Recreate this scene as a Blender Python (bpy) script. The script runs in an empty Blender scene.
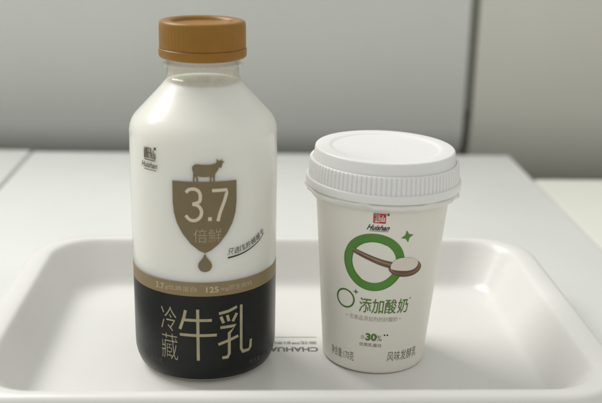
import bpy, bmesh, math, random
from mathutils import Matrix, Vector

random.seed(7)
S = bpy.context.scene
COL = S.collection
rad = math.radians

# ------------------------------------------------------------------ camera
cd = bpy.data.cameras.new("camera")
cam = bpy.data.objects.new("camera", cd)
COL.objects.link(cam)
cd.sensor_width = 36.0
cd.lens = 56.8
cd.clip_start = 0.01
cd.clip_end = 50
CAM = Vector((-0.0215, -0.4395, 0.2156))
cam.matrix_world = (Matrix.Translation(CAM) @ Matrix.Rotation(rad(-2.8), 4, 'Z')
                    @ Matrix.Rotation(rad(90 - 17.5), 4, 'X') @ Matrix.Rotation(rad(1.2), 4, 'Z'))
cd.dof.use_dof = True
cd.dof.focus_distance = 0.437
cd.dof.aperture_fstop = 8.2
S.camera = cam

# ------------------------------------------------------------------ light
w = bpy.data.worlds.new("World")
S.world = w
w.use_nodes = True
bg = w.node_tree.nodes["Background"]
bg.inputs[0].default_value = (0.935, 0.945, 0.915, 1)
bg.inputs[1].default_value = 0.58


def area(name, loc, target, sx, sy, power, color):
    ld = bpy.data.lights.new(name, 'AREA')
    ld.shape = 'RECTANGLE'
    ld.size, ld.size_y = sx, sy
    ld.energy = power
    ld.color = color
    o = bpy.data.objects.new(name, ld)
    COL.objects.link(o)
    o.location = loc
    d = Vector(target) - Vector(loc)
    o.rotation_euler = d.to_track_quat('-Z', 'Y').to_euler()
    return o


area("window_lamp", (-0.98, 0.72, 1.45), (0, 0.05, 0), 1.1, 0.9, 25.0, (1.0, 0.99, 0.96))
S.view_settings.view_transform = 'Standard'
S.view_settings.look = 'None'
S.view_settings.gamma = 1
S.view_settings.exposure = 0.25
S.cycles.max_bounces = 12
S.cycles.transparent_max_bounces = 12


# ------------------------------------------------------------------ materials
def pbr(name, color, rough=0.5, spec=0.5, coat=0.0, sss=0.0, sss_scale=0.004, trans=0.0, ior=1.45,
        noise=0.0, nscale=60.0, bump=0.0, bscale=200.0):
    m = bpy.data.materials.new(name)
    m.use_nodes = True
    nt = m.node_tree
    p = nt.nodes["Principled BSDF"]
    p.inputs["Base Color"].default_value = (*color, 1)
    p.inputs["Roughness"].default_value = rough
    p.inputs["Specular IOR Level"].default_value = spec
    p.inputs["Coat Weight"].default_value = coat
    p.inputs["Coat Roughness"].default_value = 0.12
    p.inputs["Subsurface Weight"].default_value = sss
    p.inputs["Subsurface Scale"].default_value = sss_scale
    p.inputs["Subsurface Radius"].default_value = (1.0, 0.95, 0.8)
    p.inputs["Transmission Weight"].default_value = trans
    p.inputs["IOR"].default_value = ior
    if noise or bump:
        tc = nt.nodes.new("ShaderNodeTexCoord")
    if noise:
        n = nt.nodes.new("ShaderNodeTexNoise")
        n.inputs["Scale"].default_value = nscale
        n.inputs["Detail"].default_value = 6
        nt.links.new(tc.outputs["Object"], n.inputs["Vector"])
        r = nt.nodes.new("ShaderNodeValToRGB")
        r.color_ramp.elements[0].position = 0.3
        r.color_ramp.elements[1].position = 0.7
        r.color_ramp.elements[0].color = (*[c * (1 - noise) for c in color], 1)
        r.color_ramp.elements[1].color = (*[min(1, c * (1 + noise)) for c in color], 1)
        nt.links.new(n.outputs["Fac"], r.inputs["Fac"])
        nt.links.new(r.outputs["Color"], p.inputs["Base Color"])
        # uneven gloss from handling
        mr = nt.nodes.new("ShaderNodeMapRange")
        mr.inputs["To Min"].default_value = rough * 0.85
        mr.inputs["To Max"].default_value = min(1, rough * 1.2)
        nt.links.new(n.outputs["Fac"], mr.inputs["Value"])
        nt.links.new(mr.outputs["Result"], p.inputs["Roughness"])
    if bump:
        n2 = nt.nodes.new("ShaderNodeTexNoise")
        n2.inputs["Scale"].default_value = bscale
        n2.inputs["Detail"].default_value = 3
        nt.links.new(tc.outputs["Object"], n2.inputs["Vector"])
        b = nt.nodes.new("ShaderNodeBump")
        b.inputs["Strength"].default_value = bump
        b.inputs["Distance"].default_value = 0.001
        nt.links.new(n2.outputs["Fac"], b.inputs["Height"])
        nt.links.new(b.outputs["Normal"], p.inputs["Normal"])
    return m


def clear_plastic(name, rough, ior=1.45):
    m = bpy.data.materials.new(name)
    m.use_nodes = True
    nt = m.node_tree
    for n in list(nt.nodes):
        nt.nodes.remove(n)
    out = nt.nodes.new("ShaderNodeOutputMaterial")
    mix = nt.nodes.new("ShaderNodeMixShader")
    fr = nt.nodes.new("ShaderNodeFresnel")
    fr.inputs["IOR"].default_value = ior
    tr = nt.nodes.new("ShaderNodeBsdfTransparent")
    tr.inputs["Color"].default_value = (0.975, 0.98, 0.965, 1)
    gl = nt.nodes.new("ShaderNodeBsdfGlossy")
    gl.inputs["Roughness"].default_value = rough
    ge = nt.nodes.new("ShaderNodeNewGeometry")
    iv = nt.nodes.new("ShaderNodeMath")
    iv.operation = 'SUBTRACT'
    iv.inputs[0].default_value = 1.0
    nt.links.new(ge.outputs["Backfacing"], iv.inputs[1])
    mu = nt.nodes.new("ShaderNodeMath")
    mu.operation = 'MULTIPLY'
    nt.links.new(fr.outputs[0], mu.inputs[0])
    nt.links.new(iv.outputs[0], mu.inputs[1])
    nt.links.new(mu.outputs[0], mix.inputs[0])
    nt.links.new(tr.outputs[0], mix.inputs[1])
    nt.links.new(gl.outputs[0], mix.inputs[2])
    nt.links.new(mix.outputs[0], out.inputs["Surface"])
    return m


def thin_film(name, color, cover):
    m = bpy.data.materials.new(name)
    m.use_nodes = True
    nt = m.node_tree
    p = nt.nodes["Principled BSDF"]
    p.inputs["Base Color"].default_value = (*color, 1)
    tc = nt.nodes.new("ShaderNodeTexCoord")
    n = nt.nodes.new("ShaderNodeTexNoise")
    n.inputs["Scale"].default_value = 260
    nt.links.new(tc.outputs["Object"], n.inputs["Vector"])
    mr = nt.nodes.new("ShaderNodeMapRange")
    mr.inputs["From Min"].default_value = 0.3
    mr.inputs["From Max"].default_value = 0.7
    mr.inputs["To Min"].default_value = cover - 0.05
    mr.inputs["To Max"].default_value = cover + 0.05
    nt.links.new(n.outputs["Fac"], mr.inputs["Value"])
    nt.links.new(mr.outputs["Result"], p.inputs["Alpha"])
    return m


M = dict(
    residue=thin_film("milk_residue", (0.95, 0.87, 0.77), 0.24),
    table=pbr("white_laminate", (0.68, 0.685, 0.66), 0.42, 0.4, noise=0.012, nscale=14, bump=0.02, bscale=900),
    table_warm=pbr("warm_white_laminate", (0.69, 0.69, 0.63), 0.42, 0.4, noise=0.012, nscale=14),
    wall=pbr("grey_panel_paint", (0.70, 0.71, 0.67), 0.6, 0.3, noise=0.03, nscale=5),
    wall_warm=pbr("warm_grey_panel_paint", (0.71, 0.70, 0.63), 0.6, 0.3, noise=0.03, nscale=5),
    gap_shade=pbr("gap_shade_grey", (0.15, 0.155, 0.13), 0.6, 0.3),  # dark colour for the shade in the gap, also on the floor
    seam=pbr("dark_joint", (0.26, 0.26, 0.225), 0.7, 0.2),
    tray=pbr("white_melamine", (0.735, 0.725, 0.695), 0.25, 0.5, sss=0.1, sss_scale=0.002, noise=0.012, nscale=30,
             bump=0.015, bscale=120),
    milk=pbr("milk", (0.83, 0.81, 0.768), 0.3, 0.3, sss=1.0, sss_scale=0.009),
    clear=clear_plastic("clear_plastic", 0.2),
    clearneck=clear_plastic("clear_neck_plastic", 0.04, 1.6),
    cap=pbr("brown_cap_plastic", (0.275, 0.132, 0.018), 0.34, 0.3, noise=0.06, nscale=120, bump=0.02, bscale=900),
    liner=pbr("cap_liner", (0.62, 0.48, 0.36), 0.5),
    white=pbr("white_label_film", (0.70, 0.68, 0.62), 0.28, 0.5, sss=1.0, sss_scale=0.008, noise=0.01, nscale=60, bump=0.005, bscale=60),
    gold=pbr("gold_brown_ink", (0.255, 0.19, 0.095), 0.4, 0.4, noise=0.05, nscale=150),
    black=pbr("black_label_film", (0.008, 0.009, 0.0085), 0.3, 0.3, noise=0.15, nscale=80),
    shield=pbr("shield_ink", (0.185, 0.14, 0.07), 0.42, 0.4, noise=0.06, nscale=150),
    goldtext=pbr("pale_gold_ink", (0.36, 0.32, 0.20), 0.4, 0.4, noise=0.12, nscale=300),
    bandtext=pbr("band_letter_ink", (0.50, 0.42, 0.28), 0.45, 0.4),
    cream=pbr("cream_ink", (0.62, 0.55, 0.41), 0.45, 0.4),
    thincream=pbr("thin_cream_ink", (0.45, 0.38, 0.25), 0.45, 0.4),
    ink=pbr("black_ink", (0.02, 0.02, 0.016), 0.5, 0.3),
    markink=pbr("dark_bronze_ink", (0.10, 0.08, 0.05), 0.45, 0.4),
    dimtext=pbr("dim_grey_ink", (0.075, 0.072, 0.066), 0.5, 0.3),
    lid=pbr("white_lid_plastic", (0.79, 0.78, 0.765), 0.32, 0.5, sss=0.15, sss_scale=0.002, bump=0.01, bscale=700),
    paper=pbr("white_paper_cup", (0.78, 0.745, 0.68), 0.38, 0.4, noise=0.012, nscale=50, bump=0.02, bscale=500),
    film=pbr("milky_seal_film", (0.76, 0.745, 0.70), 0.32, 0.5, sss=0.2, sss_scale=0.002),
    green=pbr("green_ink", (0.085, 0.24, 0.035), 0.42, 0.4, noise=0.10, nscale=90),
    dgreen=pbr("dark_green_ink", (0.07, 0.17, 0.03), 0.45, 0.4),
    olive=pbr("olive_letter_ink", (0.11, 0.20, 0.045), 0.45, 0.4),
    red=pbr("red_ink", (0.42, 0.035, 0.04), 0.45, 0.4),
    greytext=pbr("grey_letter_ink", (0.17, 0.15, 0.12), 0.5, 0.3),
    paletext=pbr("pale_taupe_ink", (0.36, 0.32, 0.25), 0.5, 0.3),
    wood=pbr("printed_wood_brown", (0.155, 0.092, 0.058), 0.45, 0.35, noise=0.25, nscale=120),
    woodlight=pbr("printed_light_wood", (0.32, 0.21, 0.14), 0.45, 0.35, noise=0.2, nscale=160),
    yogurt=pbr("printed_yogurt_cream", (0.72, 0.66, 0.58), 0.45, 0.35),
    trayink=pbr("tray_grey_ink", (0.16, 0.16, 0.14), 0.5, 0.3),
    trayfaint=pbr("tray_faint_ink", (0.34, 0.34, 0.29), 0.5, 0.3),
)


# ------------------------------------------------------------------ helpers
def link(name, bm, mats, parent=None, loc=None, smooth=True, angle=35):
    me = bpy.data.meshes.new(name)
    bm.normal_update()
    bm.to_mesh(me)
    bm.free()
    for m in (mats if isinstance(mats, (list, tuple)) else [mats]):
        me.materials.append(m)
    if smooth:
        for p in me.polygons:
            p.use_smooth = True
        me.set_sharp_from_angle(angle=rad(angle))
    o = bpy.data.objects.new(name, me)
    COL.objects.link(o)
    if parent:
        o.parent = parent
    if loc:
        o.location = loc
    return o


def thing(name, label, cat, loc):
    o = bpy.data.objects.new(name, None)
    o.empty_display_size = 0.01
    COL.objects.link(o)
    o.location = loc
    o["label"] = label
    o["category"] = cat
    return o


def tag(o, label, cat):
    o["label"] = label
    o["category"] = cat
    return o


def lathe(prof, seg=160, closed=False, matidx=None, rfun=None, zfun=None):
    """revolve [(r, z)] about z; r == 0 makes a pole. matidx(i) gives a material per profile step"""
    bm = bmesh.new()
    rings = []
    for i, (r, z) in enumerate(prof):
        if r < 1e-7:
            rings.append([bm.verts.new((0, 0, z))])
        else:
            ring = []
            for k in range(seg):
                a = 2 * math.pi * k / seg
                rr = r + (rfun(i, a) if rfun else 0)
                zz = z + (zfun(i, a) if zfun else 0)
                ring.append(bm.verts.new((rr * math.sin(a), -rr * math.cos(a), zz)))
            rings.append(ring)
    n = len(prof)
    for i in range(n if closed else n - 1):
        A, B = rings[i], rings[(i + 1) % n]
        for k in range(seg):
            k2 = (k + 1) % seg
            if len(A) == 1 and len(B) == 1:
                continue
            if len(A) == 1:
                f = bm.faces.new((A[0], B[k2], B[k]))
            elif len(B) == 1:
                f = bm.faces.new((A[k], A[k2], B[0]))
            else:
                f = bm.faces.new((A[k], A[k2], B[k2], B[k]))
            if matidx:
                f.material_index = matidx(i)
    bmesh.ops.recalc_face_normals(bm, faces=bm.faces)
    return bm


def arc(cx, cz, r, a0, a1, n):
    return [(cx + r * math.cos(rad(a0 + (a1 - a0) * i / n)), cz + r * math.sin(rad(a0 + (a1 - a0) * i / n)))
            for i in range(n + 1)]


def box(bm, x0, x1, y0, y1, z0, z1, bevel=0.0):
    vs = [bm.verts.new((x, y, z)) for x in (x0, x1) for y in (y0, y1) for z in (z0, z1)]
    q = [(0, 1, 3, 2), (4, 6, 7, 5), (0, 4, 5, 1), (2, 3, 7, 6), (0, 2, 6, 4), (1, 5, 7, 3)]
    fs = [bm.faces.new([vs[i] for i in f]) for f in q]
    if bevel:
        es = list({e for f in fs for e in f.edges})
        bmesh.ops.bevel(bm, geom=es, offset=bevel, segments=3, affect='EDGES', profile=0.5)
    bmesh.ops.recalc_face_normals(bm, faces=bm.faces)
    return bm


# ---- flat artwork in millimetres (x = arc length, y = height), later wrapped on a surface
def art_text(s, w, h, cx, cy, thick=0.0, shear=0.0, angle=0.0, space=1.0):
    cu = bpy.data.curves.new("lettering_curve", 'FONT')
    cu.body = s
    cu.size = 10
    cu.offset = thick
    cu.resolution_u = 4
    cu.fill_mode = 'FRONT'
    cu.space_character = space
    ob = bpy.data.objects.new("lettering_curve", cu)
    COL.objects.link(ob)
    dg = bpy.context.evaluated_depsgraph_get()
    dg.update()
    me = bpy.data.meshes.new_from_object(ob.evaluated_get(dg))
    bpy.data.objects.remove(ob)
    bpy.data.curves.remove(cu)
    bm = bmesh.new()
    bm.from_mesh(me)
    bpy.data.meshes.remove(me)
    bmesh.ops.remove_doubles(bm, verts=bm.verts, dist=1e-5)
    xs = [v.co.x for v in bm.verts]
    ys = [v.co.y for v in bm.verts]
    x0, x1, y0, y1 = min(xs), max(xs), min(ys), max(ys)
    sx = w / (x1 - x0)
    sy = h / (y1 - y0) if h else sx
    ca, sa = math.cos(rad(angle)), math.sin(rad(angle))
    for v in bm.verts:
        x = (v.co.x - (x0 + x1) / 2) * sx
        y = (v.co.y - (y0 + y1) / 2) * sy
        x += shear * y
        v.co = (cx + x * ca - y * sa, cy + x * sa + y * ca, v.co.z * 0)
    return bm


def art_poly(bm, pts, lift=0.0, mat=0):
    f = bm.faces.new([bm.verts.new((x, y, lift)) for x, y in pts])
    f.material_index = mat
    return f


def art_stroke(bm, pts, w, lift=0.0, w1=None, mat=0):
    """ribbon of width w (tapering to w1) along a polyline"""
    n = len(pts)
    L, Rr = [], []
    for i, (x, y) in enumerate(pts):
        a = pts[max(0, i - 1)]
        b = pts[min(n - 1, i + 1)]
        dx, dy = b[0] - a[0], b[1] - a[1]
        l = math.hypot(dx, dy) or 1
        ww = (w if w1 is None else w + (w1 - w) * i / (n - 1)) / 2
        # mitre
        if 0 < i < n - 1:
            d1 = Vector((x - a[0], y - a[1])).normalized()
            d = Vector((dx / l, dy / l))
            ww /= max(0.55, abs(d.dot(d1)))
        L.append(bm.verts.new((x - dy / l * ww, y + dx / l * ww, lift)))
        Rr.append(bm.verts.new((x + dy / l * ww, y - dx / l * ww, lift)))
    for i in range(n - 1):
        f = bm.faces.new((L[i], L[i + 1], Rr[i + 1], Rr[i]))
        f.material_index = mat


def art_ring(bm, cx, cy, ro, ri, n=72, lift=0.0, a0=0, a1=360, mat=0, sx=1.0):
    P, Q = [], []
    full = abs(a1 - a0) >= 360
    for i in range(n + (0 if full else 1)):
        a = rad(a0 + (a1 - a0) * i / n)
        P.append(bm.verts.new((cx + sx * ro * math.cos(a), cy + ro * math.sin(a), lift)))
        Q.append(bm.verts.new((cx + sx * ri * math.cos(a), cy + ri * math.sin(a), lift)))
    m = len(P)
    for i in range(m if full else m - 1):
        j = (i + 1) % m
        f = bm.faces.new((Q[i], P[i], P[j], Q[j]))
        f.material_index = mat


def smoothcurve(pts, n=8, closed=False):
    out = []
    m = len(pts)
    for i in range(m if closed else m - 1):
        p0 = pts[(i - 1) % m] if closed or i > 0 else pts[i]
        p1 = pts[i]
        p2 = pts[(i + 1) % m]
        p3 = pts[(i + 2) % m] if closed or i + 2 < m else p2
        for k in range(n):
            t = k / n
            out.append(tuple(0.5 * (2 * b + (c - a) * t + (2 * a - 5 * b + 4 * c - d) * t * t
                                    + (3 * b - a - 3 * c + d) * t ** 3)
                             for a, b, c, d in zip(p0, p1, p2, p3)))
    if not closed:
        out.append(pts[-1])
    return out


def slice_x(bm, step=0.9):
    """cut the flat artwork into narrow upright strips, so it bends cleanly round a curve"""
    bmesh.ops.triangulate(bm, faces=bm.faces)
    xs = [v.co.x for v in bm.verts]
    x = math.floor(min(xs) / step) * step + step
    while x < max(xs):
        bmesh.ops.bisect_plane(bm, geom=bm.verts[:] + bm.edges[:] + bm.faces[:], dist=1e-5,
                               plane_co=(x + 0.0137, 0, 0), plane_no=(1, 0, 0))
        x += step
    return bm


def wrap(name, bm, mats, parent, rfun, rref, lift=0.08, floor=4.0, step=0.9):
    """bend flat art (mm) round the z axis; rfun(z_mm) is the surface radius, z from the table top"""
    slice_x(bm, step)
    for v in bm.verts:
        th = v.co.x / rref
        r = rfun(v.co.y) + lift + v.co.z
        z = v.co.y - floor
        v.co = (r * math.sin(th) / 1000, -r * math.cos(th) / 1000, z / 1000)
    bm.normal_update()
    for f in bm.faces:                                   # face outwards
        c = f.calc_center_median()
        if f.normal.dot(Vector((c.x, c.y, 0))) < 0:
            f.normal_flip()
    return link(name, bm, mats, parent, smooth=False)


def join_bm(*bms):
    out = bmesh.new()
    for b in bms:
        me = bpy.data.meshes.new("tmp")
        b.to_mesh(me)
        b.free()
        out.from_mesh(me)
        bpy.data.meshes.remove(me)
    return out


# ------------------------------------------------------------------ the setting: tables and panels
def slab(name, x0, x1, y0, y1, z1, mat, label):
    o = link(name, box(bmesh.new(), x0, x1, y0, y1, -0.7, z1, 0.0018), mat, smooth=True)  # solid down to the floor, depth added to keep the gap behind dark
    return tag(o, label, "counter")


bm = bmesh.new()
bm.faces.new([bm.verts.new(p) for p in ((-2, -1, -0.705), (2, -1, -0.705), (2, 1.2, -0.705), (-2, 1.2, -0.705))])
fl = link("floor", bm, M['gap_shade'], smooth=False)  # unseen floor, added to keep light from below out of the gap
fl["kind"] = "structure"

slab("white_counter", -0.220, 0.2075, -0.46, 0.387, 0.0, M['table'],
     "white laminate counter under the tray, its back edge near the grey panels")
slab("white_counter", -0.80, -0.2225, -0.46, 0.392, 0.0, M['table'],
     "white counter at far left beyond the dark joint, beside the tray's counter")
slab("white_counter", 0.2095, 0.85, -0.46, 0.3135, -0.0012, M['table_warm'],
     "warmer white counter at the right, its back edge nearer than its neighbour's")

PY = 0.492


def panel(x0, x1, mat, label, zs, hs):
    """upright panel, its foot shaped to curve back so that it darkens downwards"""
    prof = [(PY, 0.40), (PY, 0.20), (PY, 0.10)]
    for i in range(13):
        t = rad(90 * i / 12)
        prof.append((PY + 0.06 * (1 - math.cos(t)), zs - hs * math.sin(t)))
    prof += [(PY + 0.066, zs - hs), (PY + 0.066, 0.40)]
    b = bmesh.new()
    A = [b.verts.new((x0, y, z)) for y, z in prof]
    B = [b.verts.new((x1, y, z)) for y, z in prof]
    n = len(prof)
    for k in range(n):
        b.faces.new((A[k], A[(k + 1) % n], B[(k + 1) % n], B[k]))
    b.faces.new(A)
    b.faces.new(B)
    bmesh.ops.recalc_face_normals(b, faces=b.faces)
    return tag(link("wall_panel", b, mat), label, "panel")


panel(-1.1, 0.1860, M['wall'], "wide pale grey upright panel behind the bottle, left of the dark joint", 0.000, 0.052)
panel(0.1955, 1.2, M['wall_warm'], "warm grey upright panel behind the cup, right of the dark joint", 0.018, 0.10)
bm = box(bmesh.new(), 0.1865, 0.1950, PY + 0.0045, PY + 0.05, 0.018, 0.40)
tag(link("joint_strip", bm, M['seam'], smooth=False), "dark upright strip closing the gap between the two grey panels", "strip")
bm = box(bmesh.new(), -1.1, 1.2, PY + 0.067, PY + 0.08, -0.70, -0.02, 0.001)  # added strip, its dark colour stands in for shade below the panels
tag(link("gap_shade", bm, M['gap_shade']), "added dark grey strip standing in for shade at the foot of the panels", "gap_shade")


# ------------------------------------------------------------------ tray
TX, TY = -0.0056, -0.0077


def rrect(hw, hd, r, n=14, dy=0.0):
    pts = []
    for cx, cy, a in ((hw - r, hd - r, 0), (-hw + r, hd - r, 90), (-hw + r, -hd + r, 180), (hw - r, -hd + r, 270)):
        for i in range(n + 1):
            t = rad(a + 90 * i / n)
            pts.append((cx + r * math.cos(t), cy + dy + r * math.sin(t)))
    return pts


# (half width, half depth, corner radius, z)
TL = [(0.110, 0.068, 0.016, 0.0010), (0.1135, 0.0715, 0.018, 0.0016), (0.1160, 0.0750, 0.020, 0.0042),
      (0.1305, 0.0900, 0.0262, 0.0245), (0.1380, 0.0940, 0.030, 0.0245),
      (0.1402, 0.0952, 0.031, 0.0205), (0.1414, 0.0962, 0.032, 0.0202), (0.1424, 0.0972, 0.032, 0.0212),
      (0.1424, 0.0972, 0.032, 0.0245), (0.1418, 0.0967, 0.032, 0.0262), (0.1405, 0.0957, 0.031, 0.0274),
      (0.1385, 0.0945, 0.0295, 0.0280), (0.1340, 0.0918, 0.027, 0.0282), (0.1310, 0.0902, 0.0255, 0.0280), (0.1297, 0.0892, 0.0248, 0.0275),
      (0.1288, 0.0883, 0.0242, 0.0266), (0.1276, 0.0870, 0.0236, 0.0245),
      (0.1235, 0.0826, 0.022, 0.0170), (0.1190, 0.0778, 0.021, 0.0090), (0.1176, 0.0762, 0.020, 0.0068),
      (0.1158, 0.0745, 0.0195, 0.0052), (0.1133, 0.0722, 0.019, 0.0043), (0.1105, 0.0695, 0.018, 0.0040)]
bm = bmesh.new()
rings = []
for hw, hd, r, z in TL:
    rings.append([bm.verts.new((x, y, z)) for x, y in rrect(hw, hd, r)])
for A, B in zip(rings, rings[1:]):
    n = len(A)
    for k in range(n):
        bm.faces.new((A[k], A[(k + 1) % n], B[(k + 1) % n], B[k]))
bm.faces.new(rings[0])
bm.faces.new(rings[-1])
bmesh.ops.recalc_face_normals(bm, faces=bm.faces)
tray = thing("serving_tray", "shallow white plastic tray with rounded corners holding the bottle and the cup", "tray", (TX, TY, 0))
link("tray_body", bm, M['tray'], tray, angle=50)


def tray_text(s, x0, x1, y0, y1, mat, thick):
    b = art_text(s, x1 - x0, y1 - y0, 0, 0, thick, angle=180)
    for v in b.verts:
        v.co = (v.co.x + (x0 + x1) / 2 - TX, v.co.y + (y0 + y1) / 2 - TY, 0.00408)
    for f in b.faces:
        f.normal_update()
        if f.normal.z < 0:
            f.normal_flip()
    o = link("lettering", b, mat, tray, smooth=False)
    return o


tray_text("CHAHUA", -0.0150, 0.0094, -0.0155, -0.0105, M['trayink'], 0.28)
tray_text("茶花塑料制品", -0.0165, 0.0093, -0.0074, -0.0038, M['trayfaint'], 0.2)
b = bmesh.new()
art_poly(b, [(-0.018 - TX, 0.0004 - TY), (0.0093 - TX, 0.0004 - TY), (0.0093 - TX, 0.0011 - TY), (-0.018 - TX, 0.0011 - TY)], 0.00408)
link("underline", b, M['trayfaint'], tray, smooth=False)

# ------------------------------------------------------------------ milk bottle
FL = 0.004
bottle = thing("milk_bottle", "round shouldered milk bottle with gold brown cap and black lower label in the tray",
               "bottle", (-0.0457, -0.0182, FL + 0.0001))


def mm(l):
    return [(r / 1000, (z - 4) / 1000) for r, z in l]


shell_out = ([(0, 6.5), (14, 6.0), (20, 4.6), (23.5, 4.05), (26.5, 4.15), (29.0, 5.1), (31.0, 7.0), (32.4, 9.7), (33.1, 13.0),
              (33.2, 17), (33.2, 50), (33.2, 54.6), (33.45, 55.4), (33.5, 60), (33.5, 114.5), (33.5, 117.2)]
             + [(33.15, 119.6), (32.3, 121.9), (31.0, 123.9), (29.0, 126.1), (26.0, 129.2), (22.5, 132.9), (19.4, 136.2), (17.9, 138.0)])
neck_out = [(17.9, 138.0), (16.9, 139.4), (16.7, 140.4), (16.75, 141.0), (16.25, 141.5), (16.15, 143.0), (16.15, 145.6), (16.6, 146.0), (17.9, 146.2),
            (18.3, 146.8), (18.0, 147.5), (16.6, 147.9), (15.4, 148.2), (15.4, 158.0)]
neck_in = [(14.6, 158.0), (14.8, 148.5), (15.6, 146.5), (15.7, 142.0), (16.3, 139.8), (17.5, 138.0)]
shell = link("bottle_shell", lathe(mm(shell_out), 192), M['clear'], bottle)
link("bottle_neck", lathe(mm(neck_out + neck_in), 160), M['clearneck'], bottle)
milk = [(0, 8), (14, 7.4), (22, 5.6), (26.3, 4.4), (28.9, 5.25), (30.85, 7.1), (32.25, 9.8), (32.95, 13.1), (33.05, 17),
        (33.05, 50), (33.05, 54.6), (33.3, 55.4), (33.35, 60), (33.35, 114.5), (33.35, 117.15), (33.0, 119.52), (32.15, 121.8), (30.87, 123.8), (28.88, 126.0), (25.88, 129.1),
        (22.38, 132.8), (19.28, 136.1), (17.3, 138.5), (16.4, 139.2), (16.0, 139.4), (15.4, 139.1), (0, 139.0)]
link("milk", lathe(mm(milk), 160), M['milk'], bottle)

film = lathe(mm([(16.5, 139.0), (15.65, 141.9), (15.5, 146.3), (14.6, 148.4), (14.5, 156.0), (14.3, 156.0), (14.4, 148.3), (15.3, 146.2), (15.45, 141.8), (16.2, 138.9)]), 96)
link("milk_residue", film, M['residue'], bottle)

# film sleeve round the lower half: gold band above, black below
lab = [(31.5, 7.0), (32.0, 8.0), (32.75, 10.0), (33.35, 13.0), (33.5, 17), (33.5, 30), (33.5, 48.8), (33.52, 55.2), (33.35, 55.3)]
label = link("label", lathe(mm(lab), 192, matidx=lambda i: 1 if i < 6 else 0), [M['gold'], M['black']], bottle)
RB = 33.5
br = lambda z: RB if z > 14 else 33.5 - (14 - z) ** 2 * 0.014


def blabel(name, b, mat, lift=0.07):
    low = max(v.co.y for v in b.verts) < 56
    return wrap(name, b, mat, label if low else shell, br, RB, lift)


# shield
sh = [(-12.0, 101.5), (16.1, 101.5), (16.1, 92), (15.6, 87), (14.2, 82.5), (11.8, 78), (8.2, 73.4), (4.6, 70.4), (2.0, 69.2),
      (-0.6, 70.4), (-4.2, 73.4), (-7.8, 78), (-10.2, 82.5), (-11.5, 87), (-12.0, 92)]
b = bmesh.new()
art_poly(b, sh)
shield = blabel("shield_emblem", b, M['shield'])
# cow standing on the shield
cow = [(-2.2, 110.2), (-1.2, 110.7), (1.0, 110.4), (3.6, 110.3), (6.0, 110.5), (7.2, 110.9), (7.9, 112.0), (7.5, 113.0),
       (8.0, 113.1), (8.5, 112.3), (9.0, 112.4), (9.6, 112.3), (10.0, 113.0), (10.3, 112.9), (10.0, 111.9), (10.7, 112.0),
       (11.3, 111.4), (10.5, 110.9), (10.2, 109.8), (9.9, 108.6), (9.3, 108.4), (8.9, 109.0), (8.4, 107.6), (7.7, 106.4),
       (7.1, 105.6), (6.9, 103.6), (6.9, 101.5), (6.2, 101.5), (6.1, 103.6), (5.8, 104.2), (5.4, 103.4), (5.4, 101.5),
       (4.7, 101.5), (4.7, 103.6), (4.4, 104.2), (2.6, 103.9), (0.4, 104.1), (-0.7, 104.6), (-0.6, 103.6), (-0.4, 101.5),
       (-1.2, 101.5), (-1.4, 103.4), (-1.7, 104.6), (-2.0, 103.2), (-2.1, 101.5), (-2.8, 101.5), (-2.7, 103.8), (-2.6, 106.4),
       (-3.0, 107.4), (-3.1, 109.2)]
b = bmesh.new()
art_poly(b, [(x * 0.96 - 0.2, 101.5 + (y - 101.5) * 0.85) for x, y in cow])
blabel("cow_emblem", b, M['shield'])
b = bmesh.new()
drop = smoothcurve([(1.9, 68.8), (2.9, 67.0), (4.5, 64.8), (4.9, 62.9), (3.9, 61.1), (1.9, 60.4), (-0.1, 61.1), (-1.1, 62.9),
                    (-0.7, 64.8), (0.9, 67.0)], 5, True)
art_poly(b, drop)
blabel("drop_emblem", b, M['shield'])

# 3.7 in thin rounded strokes
b = bmesh.new()
w_ = 1.45
three = smoothcurve([(-5.9, 96.6), (-4.6, 98.0), (-2.2, 98.3), (-0.4, 97.2), (0.2, 95.0), (-0.4, 92.6), (-3.2, 91.6)], 6)
art_stroke(b, three, w_, 0)
three2 = smoothcurve([(-3.2, 91.55), (-0.8, 90.9), (0.6, 88.6), (0.1, 85.9), (-1.9, 84.3), (-4.4, 84.5), (-6.2, 86.4)], 6)
art_stroke(b, three2, w_, 0.01)
art_poly(b, [(3.4, 84.0), (5.0, 84.0), (5.0, 85.7), (3.4, 85.7)], 0)
art_stroke(b, [(5.2, 97.6), (11.6, 97.6), (11.55, 96.2), (10.5, 92.6), (8.6, 87.6), (7.6, 83.7)], w_, 0.02)
blabel("lettering", b, M['cream'], 0.14)
blabel("lettering", art_text("倍鮮", 12.2, 6.2, 3.2, 77.2, -0.16), M['thincream'], 0.14)

# slanted note with a swoosh below
note = bmesh.new()
arcp = lambda t: (13.0 + 18.6 * t, 68.4 + 0.9 * t + 5.2 * t * t)
chars = ["只", "选", "1%", "的", "娟", "姗", "牛"]
ts = [0.02, 0.18, 0.335, 0.49, 0.645, 0.80, 0.95]
ws = [2.5, 2.7, 2.6, 2.4, 2.7, 2.7, 2.4]
parts = []
for ch, t, cw in zip(chars, ts, ws):
    x, y = arcp(t)
    an = math.degrees(math.atan2(0.9 + 10.4 * t, 18.6))
    parts.append(art_text(ch, cw, 2.9, x, y + 0.7, 0.06, 0.25, an))
note.free()
blabel("lettering", join_bm(*parts), M['ink'])
b = bmesh.new()
art_stroke(b, smoothcurve([(12.0, 66.3), (16.5, 66.9), (21.0, 67.9), (26.0, 69.8), (29.6, 71.8), (32.2, 74.0)], 6), 0.75, 0, 0.3)
blabel("swoosh_line", b, M['ink'])

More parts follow.
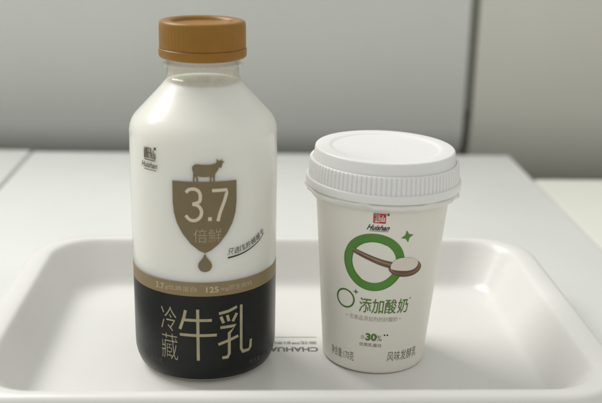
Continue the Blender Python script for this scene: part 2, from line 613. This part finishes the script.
# printed mark high on the left
b = bmesh.new()
x0, z0 = -23.7, 111.6
art_stroke(b, [(x0 - 3.2, z0 + 2.2), (x0 - 1.9, z0 + 2.6), (x0 - 1.9, z0 - 2.0), (x0 - 3.2, z0 - 2.2), (x0 - 3.2, z0 + 2.2)], 0.5)
art_stroke(b, [(x0 - 2.55, z0 + 2.0), (x0 - 2.55, z0 - 1.8)], 0.4, 0.01)
art_stroke(b, [(x0 - 1.2, z0 + 2.4), (x0 + 0.9, z0 + 2.4), (x0 + 0.9, z0 - 1.8), (x0 - 1.2, z0 - 1.8), (x0 - 1.2, z0 + 2.4)], 0.45)
art_stroke(b, [(x0 - 1.0, z0 + 0.4), (x0 + 0.8, z0 + 0.4)], 0.4, 0.01)
art_stroke(b, [(x0 - 0.2, z0 + 2.2), (x0 - 0.2, z0 - 1.6)], 0.4, 0.02)
art_stroke(b, [(x0 + 1.5, z0 + 0.6), (x0 + 1.6, z0 - 1.9), (x0 + 3.2, z0 - 1.9), (x0 + 3.2, z0 + 0.6)], 0.45)
art_stroke(b, [(x0 + 2.4, z0 + 2.0), (x0 + 2.4, z0 - 1.7)], 0.45, 0.01)
art_stroke(b, [(x0 - 3.4, z0 - 2.75), (x0 + 3.4, z0 - 2.75)], 0.5)
art_ring(b, x0 + 3.3, z0 + 2.6, 0.7, 0.05, 12)
blabel("brand_mark", b, M['markink'])
blabel("lettering", art_text("Huishan", 9.6, 2.6, -24.1, 106.6, 0.2, 0.3), M['markink'])
b = bmesh.new()
art_stroke(b, [(-27.5, 104.5), (-20.0, 104.5)], 0.35)
blabel("underline", b, M['markink'])

# words on the gold band
blabel("lettering", art_text("3.7", 4.6, 2.9, -19.6, 52.0, 0.15), M['bandtext'])
blabel("lettering", art_text("g优质蛋白", 14.5, 2.7, -9.4, 52.0, -0.05), M['bandtext'])
blabel("lettering", art_text("125", 5.6, 2.8, 5.0, 52.0, 0.2), M['bandtext'])
blabel("lettering", art_text("mg原生高钙", 15.4, 2.7, 16.6, 52.0, -0.05), M['bandtext'])

# big characters on the black part, drawn stroke by stroke
GW = 1.35
b = bmesh.new()
for i, st in enumerate([
        [(-7.1, 42.0), (-7.8, 38.6), (-9.8, 32.6)],
        [(-7.7, 37.3), (4.6, 37.3)],
        [(-9.9, 30.0), (6.8, 30.0)],
        [(-1.6, 42.6), (-1.6, 17.6)]]):
    art_stroke(b, st, GW, 0.008 * i)
blabel("lettering", b, M['goldtext'])
b = bmesh.new()
for i, st in enumerate([
        [(16.3, 42.4), (12.4, 41.0), (7.8, 40.2)],
        [(8.7, 38.7), (9.9, 35.4)],
        [(11.6, 39.1), (12.4, 36.0)],
        [(16.2, 39.3), (14.2, 35.6)],
        [(8.4, 33.4), (15.5, 33.4), (12.6, 30.2)],
        [(12.5, 30.6), (12.5, 20.0), (11.6, 18.4), (9.2, 18.4)],
        [(7.4, 25.2), (16.9, 28.0)],
        [(18.4, 43.0), (18.4, 21.4), (19.3, 19.6), (22.6, 19.6), (23.5, 20.8), (23.8, 24.6)]]):
    art_stroke(b, st, GW, 0.008 * i)
blabel("lettering", b, M['goldtext'])
blabel("lettering", art_text("冷", 7.9, 11.8, -15.4, 36.8, -0.10), M['goldtext'])
blabel("lettering", art_text("藏", 8.3, 12.6, -15.2, 23.2, -0.14), M['goldtext'])
blabel("lettering", art_text("高品质牛乳", 13.0, 2.8, -25.4, 15.0, 0.0), M['dimtext'])
blabel("lettering", art_text("净含量:450ml", 13.5, 2.6, 29.6, 13.2, 0.0), M['dimtext'])

# cap
cap_p = ([(0, 163.9), (12.6, 163.9), (13.4, 164.1), (14.0, 165.1), (14.8, 165.6)] + [(17.0, 165.75), (18.0, 165.55), (18.7, 165.0),
         (18.95, 164.2), (19.0, 163.0), (19.05, 154.4), (19.05, 154.0), (18.6, 153.9), (18.0, 153.9), (16.6, 153.9), (16.6, 162.6), (0, 162.6)])


def knurl(i, a):
    return 0.00005 * math.cos(a * 60) if 9 <= i <= 10 else 0


cap = link("cap", lathe(mm(cap_p), 540, rfun=knurl), M['cap'], bottle)
link("cap_liner", lathe(mm([(0, 158.1), (16.4, 158.1), (16.4, 160.0), (0, 160.0)]), 64), M['liner'], cap)
tp = [(18.4, 153.85), (19.05, 153.8), (19.42, 153.45), (19.45, 152.9), (19.35, 150.6), (19.05, 149.9), (18.5, 149.5), (17.6, 149.3), (16.7, 149.4),
      (16.6, 153.7)]
link("tamper_band", lathe(mm(tp), 192, closed=True), M['cap'], cap)

# ------------------------------------------------------------------ yogurt cup
cup = thing("yogurt_cup", "white paper yogurt cup with ribbed white lid and green ring print, right of the bottle",
            "cup", (0.0363, -0.0146, FL + 0.00035))
cup.rotation_euler = (0, rad(0.8), 0)
cr = lambda z: 24.7 + (z - 4) * (30.6 - 24.7) / 75.8
body_p = [(0, 6.0), (23.2, 6.0), (23.6, 5.6), (23.7, 4.5), (24.0, 4.1), (24.4, 4.15), (24.75, 4.6), (cr(6), 6.0), (cr(30), 30), (cr(60), 60), (cr(84), 84),
          (cr(88), 88), (30.0, 88), (30.0, 84), (23.6, 8.0), (0, 8.0)]
cbody = link("cup_body", lathe(mm(body_p), 160), M['paper'], cup)


def cart(name, b, mat, rref, lift=0.06):
    return wrap(name, b, mat, cbody, cr, rref, lift)


# lid
lid_p = ([(0, 107.8), (23.8, 107.8), (24.5, 107.85), (25.0, 108.05), (25.6, 108.35), (26.6, 108.5), (31.3, 108.45), (31.9, 108.3), (32.25, 107.95),
          (32.4, 107.4), (33.0, 102.9), (33.1, 102.6), (33.0, 101.5), (31.5, 101.5), (31.2, 106.0), (0, 106.0)])
lid = link("lid", lathe(mm(lid_p), 192), M['lid'], cup)
NR = 100


def rib(i, a):
    if 2 <= i <= 5:
        s = math.cos(a * NR)
        g = -0.00042 if s < -0.55 else (0.0 if s < 0.2 else 0.00006)
        return g if i in (3, 4) else 0.6 * g
    return 0


ring_p = [(33.2, 102.9), (34.2, 102.85), (34.55, 102.5), (34.65, 102.0), (35.1, 95.2), (35.12, 94.75), (35.7, 94.7), (36.0, 94.5), (36.1, 94.1), (36.2, 91.2),
          (36.05, 90.9), (35.6, 90.8), (34.6, 90.9), (34.0, 94.0), (33.2, 100.0)]
link("grip_ring", lathe(mm(ring_p), 1200, closed=True, rfun=rib), M['lid'], lid, angle=60)
# crinkled film edge below the lid
jr = [random.uniform(-1, 1) for _ in range(64)]
jz = [random.uniform(-1, 1) for _ in range(64)]


def per(tab, a, k):
    t = (a / (2 * math.pi) * k) % k
    i = int(t)
    f = t - i
    f = f * f * (3 - 2 * f)
    n = len(tab)
    return tab[i % n] * (1 - f) + tab[(i + 1) % k % n] * f


film_w = [0.2, 0.5, 1.0, 1.0, 0.6, 0.2, 0.0, 0.2, 0.2]
film_p = [(34.6, 90.7), (35.8, 90.3), (36.3, 89.2), (36.1, 88.6), (34.6, 87.5), (33.0, 86.6), (31.5, 85.9), (31.3, 86.6), (32.6, 88.8)]
link("seal_film", lathe(mm(film_p), 360, closed=True,
                        rfun=lambda i, a: film_w[i] * (0.0009 * per(jr, a, 37) + 0.0002 * per(jz, a, 61)),
                        zfun=lambda i, a: film_w[i] * (0.0008 * per(jz, a, 29) + 0.0006 * per(jr, a, 53))),
     M['film'], lid, angle=60)

# red square mark, script, underline
b = bmesh.new()
x0, x1, y0, y1 = -7.6, -2.0, 80.7, 85.4
art_stroke(b, [(x0, y0 + .25), (x1, y0 + .25)], 0.5)
art_stroke(b, [(x0, y1 - .25), (x1, y1 - .25)], 0.5)
art_stroke(b, [(x0 + .25, y0 + .5), (x0 + .25, y1 - .5)], 0.5)
art_stroke(b, [(x1 - .25, y0 + .5), (x1 - .25, y1 - .5)], 0.5)
art_poly(b, [(-4.75, y0 + .5), (x1 - .5, y0 + .5), (x1 - .5, y1 - .5), (-4.75, y1 - .5)])
cart("brand_mark", b, M['red'], 30.86)
cart("lettering", art_text("辉", 2.3, 3.6, -6.05, 83.05, 0.12), M['red'], 30.86)
b = bmesh.new()
art_stroke(b, [(-4.2, 83.6), (-4.2, 81.8), (-2.7, 81.8), (-2.7, 83.6)], 0.38, 0)
art_stroke(b, [(-3.45, 84.6), (-3.45, 82.0)], 0.38, 0.01)
cart("mountain_sign", b, M['paper'], 30.86, 0.11)
b = bmesh.new()
art_ring(b, -1.1, 85.0, 0.65, 0.02, 12)
cart("dot", b, M['dgreen'], 31.0)
cart("lettering", art_text("Huishan", 9.7, 2.6, -4.85, 78.6, 0.32, 0.5), M['ink'], 30.5)
b = bmesh.new()
art_stroke(b, [(-9.0, 76.9), (-0.6, 76.9)], 0.32)
cart("underline", b, M['greytext'], 30.4)

# green ring
b = bmesh.new()
art_ring(b, -6.05, 61.5, 14.1, 10.1, 96)
cart("green_ring", b, M['green'], 29.12)
b = bmesh.new()
art_ring(b, -6.05, 61.5, 14.2, 13.8, 60, 0, 165, 345)
art_ring(b, -6.05, 61.5, 10.4, 9.95, 60, 0, 60, 235)
cart("green_ring_edge", b, M['dgreen'], 29.12, 0.09)

# spoon printed across the ring
b = bmesh.new()
bw = []
for i in range(48):
    a = 2 * math.pi * i / 48
    ex, ey = 8.3 * math.cos(a), 4.3 * math.sin(a)
    t = rad(-4)
    bw.append((9.1 + ex * math.cos(t) - ey * math.sin(t), 58.7 + ex * math.sin(t) + ey * math.cos(t)))
art_poly(b, bw, 0.03)
hs = smoothcurve([(-15.9, 66.6), (-13.5, 65.7), (-8.0, 63.7), (-3.0, 61.9), (1.6, 60.6), (4.0, 59.8)], 6)
art_stroke(b, hs, 2.0, 0.0, 3.6)
cart("wooden_spoon_print", b, M['wood'], 28.95, 0.12)
b = bmesh.new()
art_stroke(b, [(x, y + 0.35) for x, y in hs[:-4]], 0.5, 0.0, 1.0)
art_ring(b, 9.0, 59.0, 7.4, 6.9, 48, 0.05, sx=1.0)
for v in b.verts:
    if v.co.z > 0.04:
        v.co.y = 59.1 + (v.co.y - 59.0) * 0.47
cart("spoon_highlight", b, M['woodlight'], 28.95, 0.18)
b = bmesh.new()
fp = []
for i in range(40):
    a = 2 * math.pi * i / 40
    up = 4.3 if math.sin(a) > 0 else 2.5
    fp.append((8.35 + 6.7 * math.cos(a), 59.9 + up * math.sin(a) + 0.25 * math.sin(3 * a + 1)))
art_poly(b, fp, 0)
cart("yogurt_print", b, M['yogurt'], 28.95, 0.30)
# star and plus
b = bmesh.new()
st = []
for k in range(8):
    a = rad(12 + 45 * k)
    r = 3.1 if k % 2 == 0 else 1.35
    st.append((8.4 + r * math.cos(a), 74.4 + r * math.sin(a)))
art_poly(b, st)
cart("star_print", b, M['green'], 30.16)
b = bmesh.new()
art_ring(b, -18.4, 41.2, 4.9, 4.05, 56)
st = []
for k in range(8):
    a = rad(45 * k)
    r = 1.5 if k % 2 == 0 else 0.5
    st.append((-13.1 + r * math.cos(a), 45.7 + r * math.sin(a)))
art_poly(b, st)
cart("zero_plus_sign", b, M['dgreen'], 27.4)

bold_copy = art_text("酸", 5.3, 7.4, 3.38, 39.66, 0.0, 0.06)
for v in bold_copy.verts:
    v.co.z += 0.015
cart("lettering", join_bm(art_text("添加", 11.3, 7.6, -5.65, 39.6, 0.13, 0.06), art_text("酸", 5.3, 7.4, 3.15, 39.6, 0.0, 0.06), bold_copy,
                          art_text("奶", 5.3, 7.5, 9.2, 39.6, 0.13, 0.06)), M['olive'], 27.35)
cart("lettering", art_text("无食品添加剂的好酸奶", 22.6, 2.5, -4.4, 32.9, 0.0, 0.1), M['paletext'], 26.8)
b = bmesh.new()
art_stroke(b, [(-17.6, 32.9), (-16.5, 32.9)], 0.3)
cart("dash_mark", b, M['paletext'], 26.8)
b = bmesh.new()
art_stroke(b, [(7.6, 32.9), (8.8, 32.9)], 0.3)
cart("dash_mark", b, M['paletext'], 26.8)
b = bmesh.new()
art_ring(b, 12.6, 43.0, 0.5, 0.25, 12)
cart("dot", b, M['paletext'], 27.35)
cart("lettering", art_text("30", 5.2, 4.0, -4.7, 23.4, 0.5), M['olive'], 26.0)
cart("lettering", art_text("%", 2.5, 3.0, -1.0, 23.0, 0.0), M['greytext'], 26.0)
cart("lettering", art_text("多", 2.1, 2.4, -8.6, 22.9, 0.0), M['paletext'], 26.0)
b = bmesh.new()
art_ring(b, 1.4, 24.7, 0.42, 0.02, 10)
art_ring(b, 2.7, 24.7, 0.42, 0.02, 10)
cart("dot", b, M['ink'], 26.0)
cart("lettering", art_text("优质乳蛋白", 10.2, 1.9, -4.9, 19.2, 0.05), M['greytext'], 25.6)
cart("lettering", art_text("净含量:170克", 13.4, 4.9, -18.9, 11.7, 0.0), M['greytext'], 25.05)
cart("lettering", art_text("风味发酵乳", 16.6, 5.4, 11.7, 13.2, 0.0), M['greytext'], 25.2)
